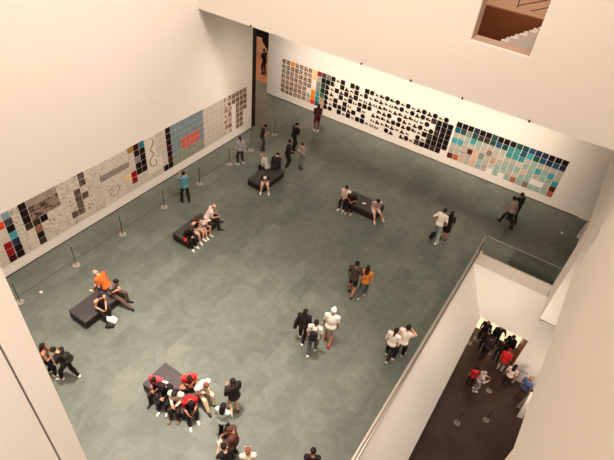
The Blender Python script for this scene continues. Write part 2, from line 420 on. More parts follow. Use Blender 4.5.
# silhouettes
sil = {0: (11, 'SdS.SC.SCdsCsCdCdTCTCdC'), 1: (11, 'N.STdSdNdsTdtsCdCTCs'), 2: (10, 'NdSTSTSdtTtTsdTsTstdC'), 3: (10, 'NT.SdStCSC.sTC.CTdTCdC'),
       4: (10, 'NdS.St.Sd.TssTCCTCsd'), 5: (10, 'NdSCSTS.C.tTdsTdTd.Cd'), 6: (10, 'NC.SdSdSSdtt.CT.TCd')}
def circ(cx, cy, r, n=14): return [(cx + r*math.cos(2*math.pi*i/n), cy + r*math.sin(2*math.pi*i/n)) for i in range(n)]
def tri(cx, cy, w, h): return [(cx - w/2, cy - h/2), (cx + w/2, cy - h/2), (cx, cy + h/2)]
def rect(cx, cy, w, h): return [(cx - w/2, cy - h/2), (cx + w/2, cy - h/2), (cx + w/2, cy + h/2), (cx - w/2, cy + h/2)]
SHAPES = {
 'S': ([rect(0, 0, .292, .292)], 'square'),
 'N': ([[(-.146, -.146), (.08, -.146), (.08, -.08), (.146, -.08), (.146, .02), (.08, .02), (.08, .146), (-.146, .146)]], 'notched square'),
 'C': ([circ(0, 0, .148, 18)], 'disc'),
 'T': ([tri(-.02, 0, .25, .28), rect(.105, -.08, .085, .09)], 'triangle and small block'),
 't': ([tri(-.075, -.01, .14, .2), tri(.075, -.03, .14, .18)], 'pair of triangles'),
 's': ([rect(-.06, -.01, .16, .17), rect(.085, -.04, .11, .11)], 'pair of blocks'),
 'd': ([circ(-.04, -.03, .062, 12), rect(.065, -.05, .085, .08)], 'pair of dots'),
}
INK = M_((20, 14, 13))
CARD = M_((238, 228, 216))
def shape_obj(code, parent):
    polys = SHAPES[code][0]
    mm = MB()
    for p in polys: mm.prism(p, 0, .004)
    mm.v = [(x, -TH - z, y) for x, y, z in mm.v]
    mm.f = [tuple(reversed(f)) for f in mm.f]
    return mm.build('black_silhouette', INK, parent)
SIL = {}
for r, (c0, s) in sil.items():
    for k, ch in enumerate(s):
        if ch == '.': continue
        c = c0 + k
        if ch not in SIL:
            o = sheet_mesh(PS, PS).build('silhouette_sheet', CARD); p = shape_obj(ch, o); SIL[ch] = (o, p)
        else:
            o = SIL[ch][0].copy(); C.objects.link(o); p = SIL[ch][1].copy(); C.objects.link(p); p.parent = o
        o.location = npos(c, r)
        tag(o, f"white sheet with black {SHAPES[ch][1]} on the panel wall, {ordw(r+1)} row, {ordw(c+1)} column", 'artwork', 'silhouette sheets in the middle of the panel wall')
dark = {1: (31, 'DKKK'), 2: (32, 'KKK'), 3: (32, 'DKK'), 4: (30, 'KDKKK'), 5: (31, 'KKKK'), 6: (29, 'DKKDK')}
for r, (c0, s) in dark.items():
    for k, ch in enumerate(s):
        c = c0 + k
        o = sheet('colour_panel', ch, PS, PS, npos(c, r), 0)
        tag(o, f"{CODE[ch][1]} square ending the silhouettes on the panel wall, {ordw(r+1)} row, {ordw(c+1)} column", 'artwork', 'dark panels between the silhouettes and the teal grid')
teal = ['KKKNKKEKKKEEBNNKKK', 'BEGEDDEBETTBCEBNBN', 'WWSTSWWWWTTTWSWWWW', 'CCWWWWVWLWWLSSCSCW', 'WWWMPGWAWSSSPSWSSC', 'WWWWPSWLSSWLSS..WM', 'MOPWPSW.S.SOSVSSSO']
for r, s in enumerate(teal):
    for c, ch in enumerate(s):
        if ch == '.': continue
        o = sheet('colour_panel', ch, PS, PS, npos(35 + c, r, .095), 0)
        tag(o, f"{CODE[ch][1]} square in the teal grid, {ordw(r+1)} row down, {ordw(c+1)} from its dark edge", 'artwork', 'panels of the teal grid')

# west wall: columns counted from the doorway corner
WY0, WP, WT, WB = -4.69, .3245, 2.81, .53
WRP = (WT - WB) / 7
def wloc(c0, c1, r0, r1): return (.004, WY0 - WP * (c0 + c1 + 1) / 2, WT - WRP * (r0 + r1 + 1) / 2)
wcols = {0: 'pppp...', 1: 'ppppppp', 2: 'ppppppp', 3: 'pp.....', 4: 'hhhhhhh', 5: 'iiiiiii', 18: 'kkkmkmk', 19: 'ggggggk', 20: 'ggggwwg',
 21: '......g', 22: '......g', 23: 'ckkkkgg', 24: 'mkvkkgg', 25: 'lgggRRg', 26: '...gYgg', 31: 'ttutgut', 32: 'uutguut', 33: 'ddudutu', 34: 'tudddd' + 'u',
 35: 'ututtdt', 36: 'tutuutu', 37: '...tutu', 38: '...utut', 39: '...kutu', 40: '...jZkD', 41: 'kkkj...', 42: 'tutu...', 43: 'axKCNKK', 44: 'grggRRm', 45: 'ggggggg', 46: 'ggggggg', 47: 'ggggggg', 48: 'ugugugu', 49: 'ggkkggg'}
for c in range(6, 11): wcols[c] = 'ggggggg'
for c in range(11, 18): wcols[c] = 'bbb' + ('ss' if 12 <= c <= 15 else 'bb') + 'ee'
for c, s in wcols.items():
    for r, ch in enumerate(s):
        if ch == '.': continue
        o = sheet('drawing_sheet', ch, *((.268, .268) if ch in 'phi' else (.294, .294)), wloc(c, c, r, r), math.pi / 2)
        tag(o, f"{CODE[ch][1]} square on the roped wall, {ordw(r+1)} row down, {ordw(c+1)} column from its doorway", 'artwork', 'square sheets on the roped wall')
BAND = M_((150, 128, 112), 'blots', (78, 58, 50), 5)
CODE['1'] = (M_((212, 202, 188), 'lines', (176, 162, 148), 3), ''); CODE['2'] = (M_((150, 140, 128), 'lines', (120, 108, 98), 4), ''); CODE['3'] = (BAND, '')
CODE['4'] = (M_((168, 154, 140), 'blots', (150, 136, 122), 4), '')
wide = [(26, 30, 0, 1, '1', 'wide pale grey drawing on the roped wall, above a darker grey strip'),
        (26, 30, 2, 2, '2', 'wide mid grey strip on the roped wall, above the drawing with a loop'),
        (37, 40, 0, 0, '4', 'plain wide grey strip on the roped wall, topmost of three'),
        (37, 40, 1, 1, '3', 'wide dark brown patterned strip on the roped wall, middle of three'),
        (37, 40, 2, 2, '3', 'wide dark brown patterned strip on the roped wall, lowest of three'),
        (41, 42, 4, 4, '1', 'wide pale strip on the roped wall, directly below four black squares'),
        (41, 42, 5, 5, '1', 'wide pale strip on the roped wall, second below four black squares'),
        (41, 42, 6, 6, '1', 'wide pale strip on the roped wall, third below four black squares')]
for c0, c1, r0, r1, ch, lab in wide:
    o = sheet('wide_drawing', ch, WP * (c1 - c0 + 1) - .03, WRP * (r1 - r0 + 1) - .03, wloc(c0, c1, r0, r1), math.pi / 2)
    tag(o, lab, 'artwork', 'wide drawings on the roped wall')
PENCIL = M_((120, 106, 94))
o = sheet_mesh(WP * 4 - .03, WRP * 4 - .03).build('large_drawing', CODE['1'][0]); o.location = wloc(27, 30, 3, 6); o.rotation_euler = (0, 0, math.pi / 2)
tag(o, 'large pale drawing on the roped wall with a pencilled loop', 'artwork')
mm = MB(); mm.tube([(-.05 + (.27 + .05 * math.sin(3 * t)) * math.cos(t), -TH - .004, -.1 + (.27 + .04 * math.cos(2 * t)) * math.sin(t)) for t in [i * .24 for i in range(28)]], [.012] * 28, 5); mm.build('pencil_loop', PENCIL, o)
o = sheet_mesh(WP * 2 - .03, WRP * 6 - .03).build('large_drawing', CODE['w'][0]); o.location = wloc(21, 22, 0, 5); o.rotation_euler = (0, 0, math.pi / 2)
tag(o, 'tall off white drawing on the roped wall with a winding line', 'artwork')
wp = [(.12, .85), (.2, .7), (.16, .52), (.02, .40), (-.04, .28), (.08, .15), (.14, .0), (.02, -.10), (-.12, -.2), (-.16, -.38), (-.08, -.55), (.06, -.64), (.2, -.62), (.26, -.48), (.2, -.36)]
mm = MB(); mm.tube([(x, -TH - .006, z) for x, z in wp], [.022] * len(wp), 5); mm.build('winding_line', PENCIL, o)

# ------------------------------------------------------------------ benches
BT = mat((58, 54, 54), .45, scale=5, spec=.4); BS = mat((34, 25, 23), .6, scale=5); BB = mat((18, 14, 13), .8)
def bench(x0, x1, y0, y1, label):
    cx, cy = (x0 + x1) / 2, (y0 + y1) / 2; hx, hy = (x1 - x0) / 2, (y1 - y0) / 2
    o = empty('bench', (cx, cy, 0)); tag(o, label, 'bench', 'dark upholstered benches')
    m = MB(); m.box((-hx + .08, -hy + .08, 0), (hx - .08, hy - .08, .07)); m.build('plinth', BB, o)
    m = MB(); m.box((-hx + .01, -hy + .01, .06), (hx - .01, hy - .01, .32)); m.build('body', BS, o, bevel=.01)
    m = MB(); m.box((-hx, -hy, .32), (hx, hy, .43)); m.build('seat_pad', BT, o, bevel=.025, smooth=False)
    return o
bench(3.4, 4.42, -8.86, -7.05, 'dark bench nearest the doorway corner, one sitter bent over a phone')
bench(3.42, 4.36, -14.1, -12.3, 'dark bench with four people sitting in a row')
bench(3.55, 4.45, -19.42, -17.65, 'dark bench shared by a man in orange and two others')
bench(8.05, 9.85, -7.22, -6.22, 'dark bench standing parallel to the panel wall')
bench(7.86, 9.66, -19.92, -18.9, 'dark bench crowded by six people in red, black and white')

# ------------------------------------------------------------------ stanchions with a cord
def stanchion(x, y, z, label, h=1.0, group='stanchions along the roped wall', disc=None):
    o = empty('stanchion', (x, y, z)); tag(o, label, 'stanchion', group)
    m = MB(); m.prism(circ(0, 0, .15, 24), 0, .02); m.prism(circ(0, 0, .09, 16), .02, .035); m.build('base', disc or mat((196, 188, 178), .3, metal=.6), o)
    m = MB(); m.tube([(0, 0, .03), (0, 0, h)], [.018, .016], 8); m.build('post', mat((70, 66, 62), .4, metal=.6), o, smooth=True)
    m = MB(); m.tube([(0, 0, h - .05), (0, 0, h + .01)], [.024, .024], 8); m.build('cap', mat((46, 42, 40), .4), o)
    return o
SY = [-20.05, -17.58, -15.19, -12.71, -10.29, -8.0, -6.15, -3.94]
near = ['beside the white wall end', 'behind the man in orange', 'second towards the doorway from the man in orange', 'short of the man in the teal shirt',
        'just past the man in the teal shirt', 'short of the long haired woman in grey', 'just past the long haired woman in grey', 'standing past the roped wall corner']
for y, t in zip(SY, near): stanchion(1.5, y, 0, 'thin stanchion on a pale round base ' + t)
CORD = mat((52, 50, 46), .6)
for a, b, t, u in zip(SY[:-2], SY[1:-1], near[:-2], near[1:-1]):
    m = MB(); n = 8
    m.tube([(0, .022 + (b - a - .044) * i / n, -.05 * math.sin(math.pi * i / n)) for i in range(n + 1)], [.008] * (n + 1), 5)
    o = m.build('barrier_cord', CORD, loc=(1.5, a, .34))
    tag(o, 'cord running on from the stanchion ' + t, 'cord', 'barrier cords')
o = MB(); o.prism(circ(0, 0, .06, 14), 0, .03); o = o.build('floor_marker', mat((225, 220, 210), .5), loc=(1.67, -19.3, 0)); tag(o, 'small pale disc on the floor behind the first cord', 'marker')
o = MB(); o.prism(circ(0, 0, .07, 14), 0, .03); o = o.build('floor_marker', mat((235, 228, 218), .5), loc=(17.67, -1.91, 0)); tag(o, 'small white disc on the dark floor near the side doorway', 'marker')
WD = mat((150, 136, 124), .5)
lows = [(17.24, -10.23, 'nearest the well opening edge, far from the crowd'), (18.36, -9.24, 'alone on the open lobby floor'), (17.98, -7.59, 'behind the person in white'),
        (16.35, -4.83, 'by the brown wainscot'), (17.2, -5.34, 'among the dark crowd'), (16.12, -5.34, 'beside the sloping wall foot')]
for x, y, t in lows: stanchion(x, y, LOWZ, 'lobby stanchion on a white disc ' + t, .95, 'lobby stanchions', WD)

# small fixtures along the lip of the upper wall
for x, t in ((2.96, 'nearest the doorway'), (8.27, 'above the first silhouettes'), (10.35, 'above the middle of the silhouettes'), (12.34, 'above the dark panels'), (14.7, 'above the teal grid')):
    o = empty('lamp_fixture', (x, -8.19, 7.72)); tag(o, 'tiny dark fixture on the overhang lip ' + t, 'fixture', 'fixtures on the overhang lip')
    m = MB(); m.box((-.03, -.02, -.03), (.03, 0, .03)); m.build('bracket', DARK, o)
    m = MB(); m.tube([(0, -.015, 0), (0, -.05, -.04)], [.022, .03], 8); m.build('lamp_head', DARK, o)

# A-frame boards
def aframe(x, y, z, rz, label, h=1.1, w=.17):
    o = empty('sandwich_board', (x, y, z), rz); tag(o, label, 'sign')
    for s in (-1, 1):
        m = MB(); m.hexa([(-w, s*.26 - .02, 0), (w, s*.26 - .02, 0), (w, s*.26 + .02, 0), (-w, s*.26 + .02, 0)],
                         [(-w, s*.03 - .02, h), (w, s*.03 - .02, h), (w, s*.03 + .02, h), (-w, s*.03 + .02, h)])
        b = m.build('board', mat((238, 230, 220), .5), o)
        m = MB(); m.box((-w + .04, -.012, .0), (w - .04, .012, .6)); t = m.build('face_panel', mat((206, 194, 182), .6), b)
        t.location = (0, s * .165, .28); t.rotation_euler = (math.atan2(s * .23, h), 0, 0)
    m = MB(); m.box((-.02, -.2, .3), (.02, .2, .34)); m.build('spreader', mat((120, 110, 100), .5), o)
aframe(18.5, -2.0, 0, math.radians(15), 'white folding board standing in the side doorway', 1.15, .11)
aframe(19.62, -7.85, LOWZ, math.radians(15), 'white folding board on the lobby floor below the projecting wall', 1.75, .14)

# lettering on the lobby wall: two rows too small to read
def lettering(x0, x1, z, h, label):
    m = MB(); x = x0; rr = random.Random(3)
    while x < x1:
        w = rr.uniform(.02, .05); m.box((x - x0, -.006, -h/2 * rr.uniform(.6, 1)), (x - x0 + w, 0, h/2)); x += w + rr.choice((.012, .012, .03))
    o = m.build('wall_lettering', mat((96, 80, 70), .7), loc=(x0, -6.12, z)); tag(o, label, 'lettering')
lettering(18.9, 19.2, -5.76, .06, 'faint short lettering at head height on the white lobby wall')

# ------------------------------------------------------------------ people: smooth implicit surfaces meshed per garment
RES = .0165
def np3(v): return np.array(v, float)
def cap(a, b, ra, rb, k=.02): return ('c', np3(a), np3(b), ra, rb, k)
def ell(c, r, R=None, k=.03): return ('e', np3(c), np3(r), np.eye(3) if R is None else np.array(R, float), k)
def grow(p, d):
    if p[0] == 'c': return ('c', p[1], p[2], p[3] + d, p[4] + d, p[5])
    return ('e', p[1], p[2] + d, p[3], p[4])
def bounds(p):
    if p[0] == 'c':
        r = max(p[3], p[4]); return np.minimum(p[1], p[2]) - r, np.maximum(p[1], p[2]) + r
    r = p[2].max(); return p[1] - r, p[1] + r
def surface(prims, cuts=(), res=RES, subs=()):
    lo = np.min([bounds(p)[0] for p in prims], 0) - 3 * res; hi = np.max([bounds(p)[1] for p in prims], 0) + 3 * res
    n = np.ceil((hi - lo) / res).astype(int) + 1
    F = np.full(n, 1.0, np.float32)
    ax = [lo[i] + res * np.arange(n[i]) for i in range(3)]
    def field(p, sl):
        X = ax[0][sl[0]][:, None, None]; Y = ax[1][sl[1]][None, :, None]; Z = ax[2][sl[2]][None, None, :]
        if p[0] == 'c':
            a, b = p[1], p[2]; d = b - a; dd = max(float(d @ d), 1e-9)
            t = np.clip(((X - a[0]) * d[0] + (Y - a[1]) * d[1] + (Z - a[2]) * d[2]) / dd, 0, 1)
            return np.sqrt((X - a[0] - t * d[0])**2 + (Y - a[1] - t * d[1])**2 + (Z - a[2] - t * d[2])**2) - (p[3] + (p[4] - p[3]) * t)
        c, r, R = p[1], p[2], p[3]
        x, y, z = X - c[0], Y - c[1], Z - c[2]
        u = x*R[0,0] + y*R[1,0] + z*R[2,0]; v = x*R[0,1] + y*R[1,1] + z*R[2,1]; w = x*R[0,2] + y*R[1,2] + z*R[2,2]
        k0 = np.sqrt((u/r[0])**2 + (v/r[1])**2 + (w/r[2])**2); k1 = np.sqrt((u/r[0]**2)**2 + (v/r[1]**2)**2 + (w/r[2]**2)**2)
        return k0 * (k0 - 1) / np.maximum(k1, 1e-6)
    def slc(p, pad):
        a, b = bounds(p)
        i0 = np.clip(np.floor((a - pad - lo) / res).astype(int), 0, n - 1); i1 = np.clip(np.ceil((b + pad - lo) / res).astype(int) + 1, 1, n)
        return tuple(slice(int(i0[i]), int(i1[i])) for i in range(3))
    for p in prims:
        k = p[-1]; sl = slc(p, k + 2.5 * res)
        d = field(p, sl); f = F[sl]
        h = np.maximum(k - np.abs(f - d), 0) / k
        F[sl] = np.minimum(f, d) - h * h * k * .25
    for p in subs:
        sl = slc(p, 2 * res); F[sl] = np.maximum(F[sl], -field(p, sl))
    for q, nrm in cuts:
        q = np3(q); nrm = np3(nrm); nrm = nrm / np.linalg.norm(nrm)
        D = (ax[0][:, None, None] - q[0]) * nrm[0] + (ax[1][None, :, None] - q[1]) * nrm[1] + (ax[2][None, None, :] - q[2]) * nrm[2]
        F = np.maximum(F, D.astype(np.float32))
    F[0] = F[-1] = 1; F[:, 0] = F[:, -1] = 1; F[:, :, 0] = F[:, :, -1] = 1
    I = F < 0
    off = [(0,0,0),(1,0,0),(0,1,0),(1,1,0),(0,0,1),(1,0,1),(0,1,1),(1,1,1)]
    cs = [I[o[0]:n[0]-1+o[0], o[1]:n[1]-1+o[1], o[2]:n[2]-1+o[2]] for o in off]
    s = sum(c.astype(np.int8) for c in cs); act = (s > 0) & (s < 8)
    idx = np.argwhere(act)
    if len(idx) == 0: return np.zeros((0, 3)), np.zeros((0, 4), int)
    vals = np.stack([F[idx[:,0]+o[0], idx[:,1]+o[1], idx[:,2]+o[2]] for o in off], 1)
    P = np.zeros((len(idx), 3)); cnt = np.zeros(len(idx))
    for a, b in ((0,1),(2,3),(4,5),(6,7),(0,2),(1,3),(4,6),(5,7),(0,4),(1,5),(2,6),(3,7)):
        va, vb = vals[:, a], vals[:, b]; m = (va < 0) != (vb < 0)
        t = np.where(m, va / np.where(m, va - vb, 1), 0)
        q = np3(off[a])[None] + t[:, None] * (np3(off[b]) - np3(off[a]))[None]
        P += q * m[:, None]; cnt += m
    V = lo + res * (idx + P / cnt[:, None])
    num = np.full(act.shape, -1, int); num[tuple(idx.T)] = np.arange(len(idx))
    Fc = []
    for axis in range(3):
        o1, o2 = [(1, 2), (2, 0), (0, 1)][axis]
        a = [slice(1, n[i] - 1) for i in range(3)]; b = list(a)
        a[axis] = slice(0, n[axis] - 1); b[axis] = slice(1, n[axis])
        A = I[tuple(a)]; B = I[tuple(b)]
        for flip, m in ((0, A & ~B), (1, ~A & B)):
            e = np.argwhere(m) + 1; e[:, axis] -= 1
            if len(e) == 0: continue
            def cell(d1, d2):
                q = e.copy(); q[:, o1] += d1; q[:, o2] += d2; return num[q[:,0], q[:,1], q[:,2]]
            quad = np.stack([cell(-1, -1), cell(0, -1), cell(0, 0), cell(-1, 0)], 1)
            Fc.append(quad[:, ::-1] if flip else quad)
    return V, np.concatenate(Fc)

def np_mesh(name, V, Q, mats, extra=None, scale=1.0, parent=None):
    """V, Q: the quads; extra: an MB whose faces are added with its own material numbers."""
    me = bpy.data.meshes.new(name)
    V = np.asarray(V) ; nv = len(V)
    faces_n = np.full(len(Q), 4); loops = Q.reshape(-1); mi = np.zeros(len(Q), int)
    if extra and extra.f:
        V = np.concatenate([V, np.array(extra.v, float)])
        faces_n = np.concatenate([faces_n, [len(f) for f in extra.f]])
        loops = np.concatenate([loops, np.array([i + nv for f in extra.f for i in f])]); mi = np.concatenate([mi, extra.m])
    V = V * scale
    me.vertices.add(len(V)); me.vertices.foreach_set('co', V.astype(np.float32).ravel())
    me.loops.add(len(loops)); me.loops.foreach_set('vertex_index', loops.astype(np.int32))
    me.polygons.add(len(faces_n)); me.polygons.foreach_set('loop_start', np.concatenate([[0], np.cumsum(faces_n)[:-1]]).astype(np.int32))
    me.polygons.foreach_set('loop_total', faces_n.astype(np.int32))
    for m in mats: me.materials.append(m)
    me.polygons.foreach_set('material_index', mi.astype(np.int32)); me.polygons.foreach_set('use_smooth', np.ones(len(faces_n), bool))
    me.update(calc_edges=True); me.validate()
    o = bpy.data.objects.new(name, me); C.objects.link(o)
    if parent: o.parent = parent
    return o

def rotx(t): c, s = math.cos(t), math.sin(t); return np.array([[1,0,0],[0,c,-s],[0,s,c]])
def roty(t): c, s = math.cos(t), math.sin(t); return np.array([[c,0,s],[0,1,0],[-s,0,c]])
def rotz(t): c, s = math.cos(t), math.sin(t); return np.array([[c,-s,0],[s,c,0],[0,0,1]])
def ik(A, B, l1, l2, hint):
    d = B - A; L = np.linalg.norm(d)
    if L > (l1 + l2) * .985: B = A + d / L * (l1 + l2) * .985; d = B - A; L = np.linalg.norm(d)
    if L < abs(l1 - l2) + .06: L2 = abs(l1 - l2) + .06; B = A + d / max(L, 1e-6) * L2; d = B - A; L = L2
    u = d / L; x = (l1*l1 - l2*l2 + L*L) / (2*L); h = math.sqrt(max(l1*l1 - x*x, 0))
    hint = np3(hint); hint = hint - u * (hint @ u); hint /= max(np.linalg.norm(hint), 1e-6)
    return A + u * x + hint * h, B

SKIN = {'light': (214, 162, 134), 'tan': (176, 120, 92), 'brown': (116, 74, 54)}
EYE = mat((22, 16, 14), .3); LIP = mat((150, 82, 72), .6)
G = {'phones': []}
def person(label, x, y, yaw, h=1.72, z0=0.0, seat=None, lean=6, side=0, hands=None, feet=None, head=(0, 0), top=((30, 28, 28), 'short', 't'),
           bottom=((28, 26, 30), 'pants'), shoes=(30, 26, 26), hair=((26, 18, 16), 'short'), skin='light', girth=1.0, group=None, cap_c=None, top_kind='shirt', check=None, item=None):
    s = h / 1.75
    hp = .95 if seat is None else seat / s + .125
    th = math.radians(lean); R = rotx(-th) @ roty(math.radians(side))
    P = np3((0, 0, hp))
    if seat is None: P = P + np3((0, -.10 * math.sin(th), 0))
    T = lambda v: P + R @ (np3(v) - np3((0, 0, .95)))
    g = girth
    sm = mat(SKIN[skin], .6, scale=6)
    # joints
    hips = [P + np3((sx * .088, 0, -.03)) for sx in (-1, 1)]
    if feet is None:
        feet = [(-.10, .02), (.10, -.02)] if seat is None else [(-.11, .44), (.12, .48)]
    ank = []; knee = []; legs = []
    for i, f in enumerate(feet):
        fz = f[2] if len(f) > 2 else 0.0
        k, a = ik(hips[i], np3((f[0], f[1], .085 + fz)), .44, .43, (0.12 * (i * 2 - 1), 1, .15))
        knee.append(k); ank.append(a)
    sho = [T((sx * .178 * (.5 + .5 * g), 0, 1.405)) for sx in (-1, 1)]
    if hands is None:
        hands = [(-.25, .06, .80), (.25, .10, .80)] if seat is None else [(-.12, .34, hp + .14), (.12, .36, hp + .14)]
    elb = []; wri = []
    for i in range(2):
        e, w = ik(sho[i], np3(hands[i]), .285, .255, ((.32 if seat is not None else .55) * (i * 2 - 1), -.5, -.8)); elb.append(e); wri.append(w)
    nk = T((0, -.005, 1.45))
    Rh = R @ rotz(math.radians(head[1])) @ rotx(-math.radians(head[0]))
    hc = T((0, .012, 1.50)) + Rh @ np3((0, .012, .125))
    torso = [ell(T((0, .0, 1.27)), (.158*g, .112*g, .20), R, .04), ell(T((0, .005, 1.09)), (.135*g, .10*g, .19), R, .06), cap(sho[0], sho[1], .066, .066, .05),
             cap(T((-.05, -.01, 1.45)), sho[0], .05, .05, .03), cap(T((.05, -.01, 1.45)), sho[1], .05, .05, .03)]
    Rp = rotx(-th * .35) if seat is not None else R
    pelv = [ell(P + np3((0, -.005, 0)), (.165*g, .118*g, .125), Rp, .05)]
    thigh = [cap(hips[i], knee[i], .082*g, .056, .035) for i in range(2)]
    calf = [cap(knee[i] * .75 + ank[i] * .25 + np3((0, -.012, 0)), ank[i], .058, .037, .03) for i in range(2)] + [cap(knee[i], knee[i]*.7 + ank[i]*.3, .055, .055, .03) for i in range(2)]
    toe = []
    for i in range(2):
        d = np3((.18 * (i * 2 - 1), 1, 0)); d /= np.linalg.norm(d)
        lift = feet[i][2] if len(feet[i]) > 2 else 0
        toe.append((ank[i] + np3((0, 0, -.045)) - d * .045, ank[i] + d * .155 + np3((0, 0, -.052 - .6 * lift))))
    ft = [cap(toe[i][0], toe[i][1], .036, .030, .02) for i in range(2)] + [cap(ank[i], toe[i][0], .036, .036, .02) for i in range(2)]
    uarm = [cap(sho[i], elb[i], .049*g, .040, .03) for i in range(2)]
    farm = [cap(elb[i], wri[i], .039, .026, .02) for i in range(2)]
    palm = []; fing = MB()
    for i in range(2):
        d = wri[i] - elb[i]; d /= np.linalg.norm(d)
        inn = np3((-(i * 2 - 1), .25, 0)); inn -= d * (inn @ d); inn /= max(np.linalg.norm(inn), 1e-6)   # palm normal, inwards
        w = np.cross(d, inn)
        if w @ np3((0, 1, .5)) < 0: w = -w
        B_ = np.stack([w, inn, d], 1)
        palm.append(ell(wri[i] + d * .05, (.043, .021, .058), B_, .015))
        for q, (off, ln) in enumerate(((-.030, .062), (-.010, .078), (.011, .083), (.031, .074))):
            p0 = wri[i] + d * .075 + w * off; p1 = p0 + d * ln * .5 + inn * .006; p2 = p1 + d * ln * .36 + inn * .022; p3 = p2 + d * ln * .2 + inn * .026
            fing.tube([p0, p1, p2, p3], [.0105, .010, .0088, .006], 5)
        p0 = wri[i] + d * .03 + w * .032; p1 = p0 + d * .03 + w * .028 + inn * .012; p2 = p1 + d * .032 + w * .008 + inn * .012
        fing.tube([p0, p1, p2], [.014, .0115, .008], 5)
    skull = [ell(hc + Rh @ np3((0, -.012, .02)), (.076, .096, .098), Rh, .02), ell(hc + Rh @ np3((0, .022, -.045)), (.056, .066, .078), Rh, .03),
             cap(hc + Rh @ np3((0, .088, -.004)), hc + Rh @ np3((0, .108, -.03)), .010, .016, .012), cap(T((0, -.01, 1.42)), hc + Rh @ np3((0, -.015, -.05)), .054, .05, .03)]
    skull += [ell(hc + Rh @ np3((sx * .078, -.005, -.01)), (.012, .022, .034), Rh, .006) for sx in (-1, 1)]
    V, Q = surface(torso + pelv + thigh + calf + ft + uarm + farm + palm + skull)
    for sx in (-1, 1):
        c = hc + Rh @ np3((sx * .031, .084, .012)); fing.ball(c, (.012, .012, .009), 6, 5, 1)
    fing.ball(hc + Rh @ np3((0, .084, -.062)), (.024, .010, .008), 6, 5, 2)
    body = np_mesh('person', V, Q, [sm, EYE, LIP], fing, s)
    body.location = (x, y, z0); body.rotation_euler = (0, 0, math.radians(yaw))
    tag(body, label, 'person', group)
    up = R @ np3((0, 0, 1))
    # lower garment
    wcut = (T((0, 0, 1.05)), up) if seat is None else (P + np3((0, 0, .12)), (0, 0, 1))
    kind = bottom[1]; bm_ = mat(bottom[0], .85, scale=9)
    if kind == 'pants':
        pr = [grow(p, .013) for p in pelv + thigh] + [grow(p, .018) for p in calf]
        cuts = [wcut] + ([((0, 0, .075), (0, 0, -1))])
        V, Q = surface(pr, cuts); np_mesh('trousers', V, Q, [bm_], None, s, body)
    elif kind == 'shorts':
        pr = [grow(p, .018) for p in pelv] + [cap(hips[i], hips[i]*.28 + knee[i]*.72, .094*g, .088, .03) for i in range(2)]
        V, Q = surface(pr, [wcut]); np_mesh('shorts', V, Q, [bm_], None, s, body)
    elif kind in ('skirt', 'dress'):
        mid = (knee[0] + knee[1]) / 2
        pr = [grow(p, .016) for p in pelv] + [cap(P + np3((0, 0, -.05)), mid + np3((0, 0, .05)), .15*g, .165, .04)] + [cap(hips[i], knee[i]*.9 + hips[i]*.1, .10, .09, .05) for i in range(2)]
        V, Q = surface(pr, [wcut]); np_mesh('skirt', V, Q, [bm_], None, s, body)
    # upper garment
    tc, sleeve, style = top
    tm = mat(tc, .85, 'check', check, scale=14) if check else mat(tc, .85, scale=9)
    off = {'t': .015, 'jacket': .027, 'hoodie': .03, 'tank': .010}[style]
    pr = [grow(p, off) for p in torso] + [grow(p, off + .006) for p in pelv]
    if sleeve == 'short': pr += [cap(sho[i], sho[i]*.3 + elb[i]*.7, .061*g, .057, .03) for i in range(2)]
    elif sleeve == 'long': pr += [grow(p, off * .8) for p in uarm] + [grow(p, off * .75) for p in farm]
    if sleeve == 'none': pr = [grow(p, off) for p in torso[:2]] + [cap(T((-.10, 0, 1.40)), T((.10, 0, 1.40)), .07, .07, .05)] + [grow(p, off) for p in pelv]
    if style == 'hoodie': pr += [ell(T((0, -.085, 1.46)), (.11, .07, .075), R, .03)]
    hem = {'jacket': .84, 'hoodie': .87}.get(style, .885)
    cuts = [(T((0, 0, hem)), -up)]
    if sleeve == 'long':
        pass
    V, Q = surface(pr, cuts, subs=[ell(nk + up * .035, (.058, .062, .06), R)] if style != 'hoodie' else [])
    np_mesh('jacket' if style in ('jacket', 'hoodie') else top_kind, V, Q, [tm], None, s, body)
    # shoes
    shm = mat(shoes, .6, scale=9)
    for i in range(2):
        pr = [grow(ft[i], .014), grow(ft[i + 2], .012)]
        V, Q = surface(pr, [((0, 0, .002), (0, 0, -1)), ((0, 0, ank[i][2] + .02), (0, 0, 1))], res=.014); np_mesh('shoe', V, Q, [shm], None, s, body)
    # hair, cap
    hcol, hst = hair; hm = mat(hcol, .75, scale=30)
    scalp = ell(hc + Rh @ np3((0, -.020, .028)), (.090, .104, .104), Rh, .02)
    fc = (hc + Rh @ np3((0, .055, .035)), Rh @ np3((0, 1, -.62)))
    pr = [scalp]; cuts = [fc]
    if hst == 'long': pr += [ell(hc + Rh @ np3((0, -.085, -.10)), (.095, .055, .17), Rh, .05), ell(hc + Rh @ np3((0, -.10, -.22)), (.085, .04, .13), Rh, .05)]; cuts = [(hc + Rh @ np3((0, .045, .03)), Rh @ np3((0, 1, -.35)))]
    elif hst == 'tail': pr += [cap(hc + Rh @ np3((0, -.105, .02)), hc + Rh @ np3((0, -.13, -.20)), .042, .028, .03)]
    elif hst == 'bun': pr += [ell(hc + Rh @ np3((0, -.08, .12)), (.045, .045, .045), Rh, .02)]
    elif hst == 'curly': pr = [scalp] + [ell(hc + Rh @ np3((math.sin(a) * .05, -.04 + math.cos(a) * .05, zz)), (.07, .07, .07), Rh, .02) for a in (0, 1.26, 2.5, 3.8, 5.0) for zz in (.07, -.02)]
    elif hst == 'bald': pr = [ell(hc + Rh @ np3((0, -.026, -.006)), (.083, .092, .075), Rh, .02)]; cuts = [(hc + Rh @ np3((0, .01, .03)), Rh @ np3((0, .7, .72)))]
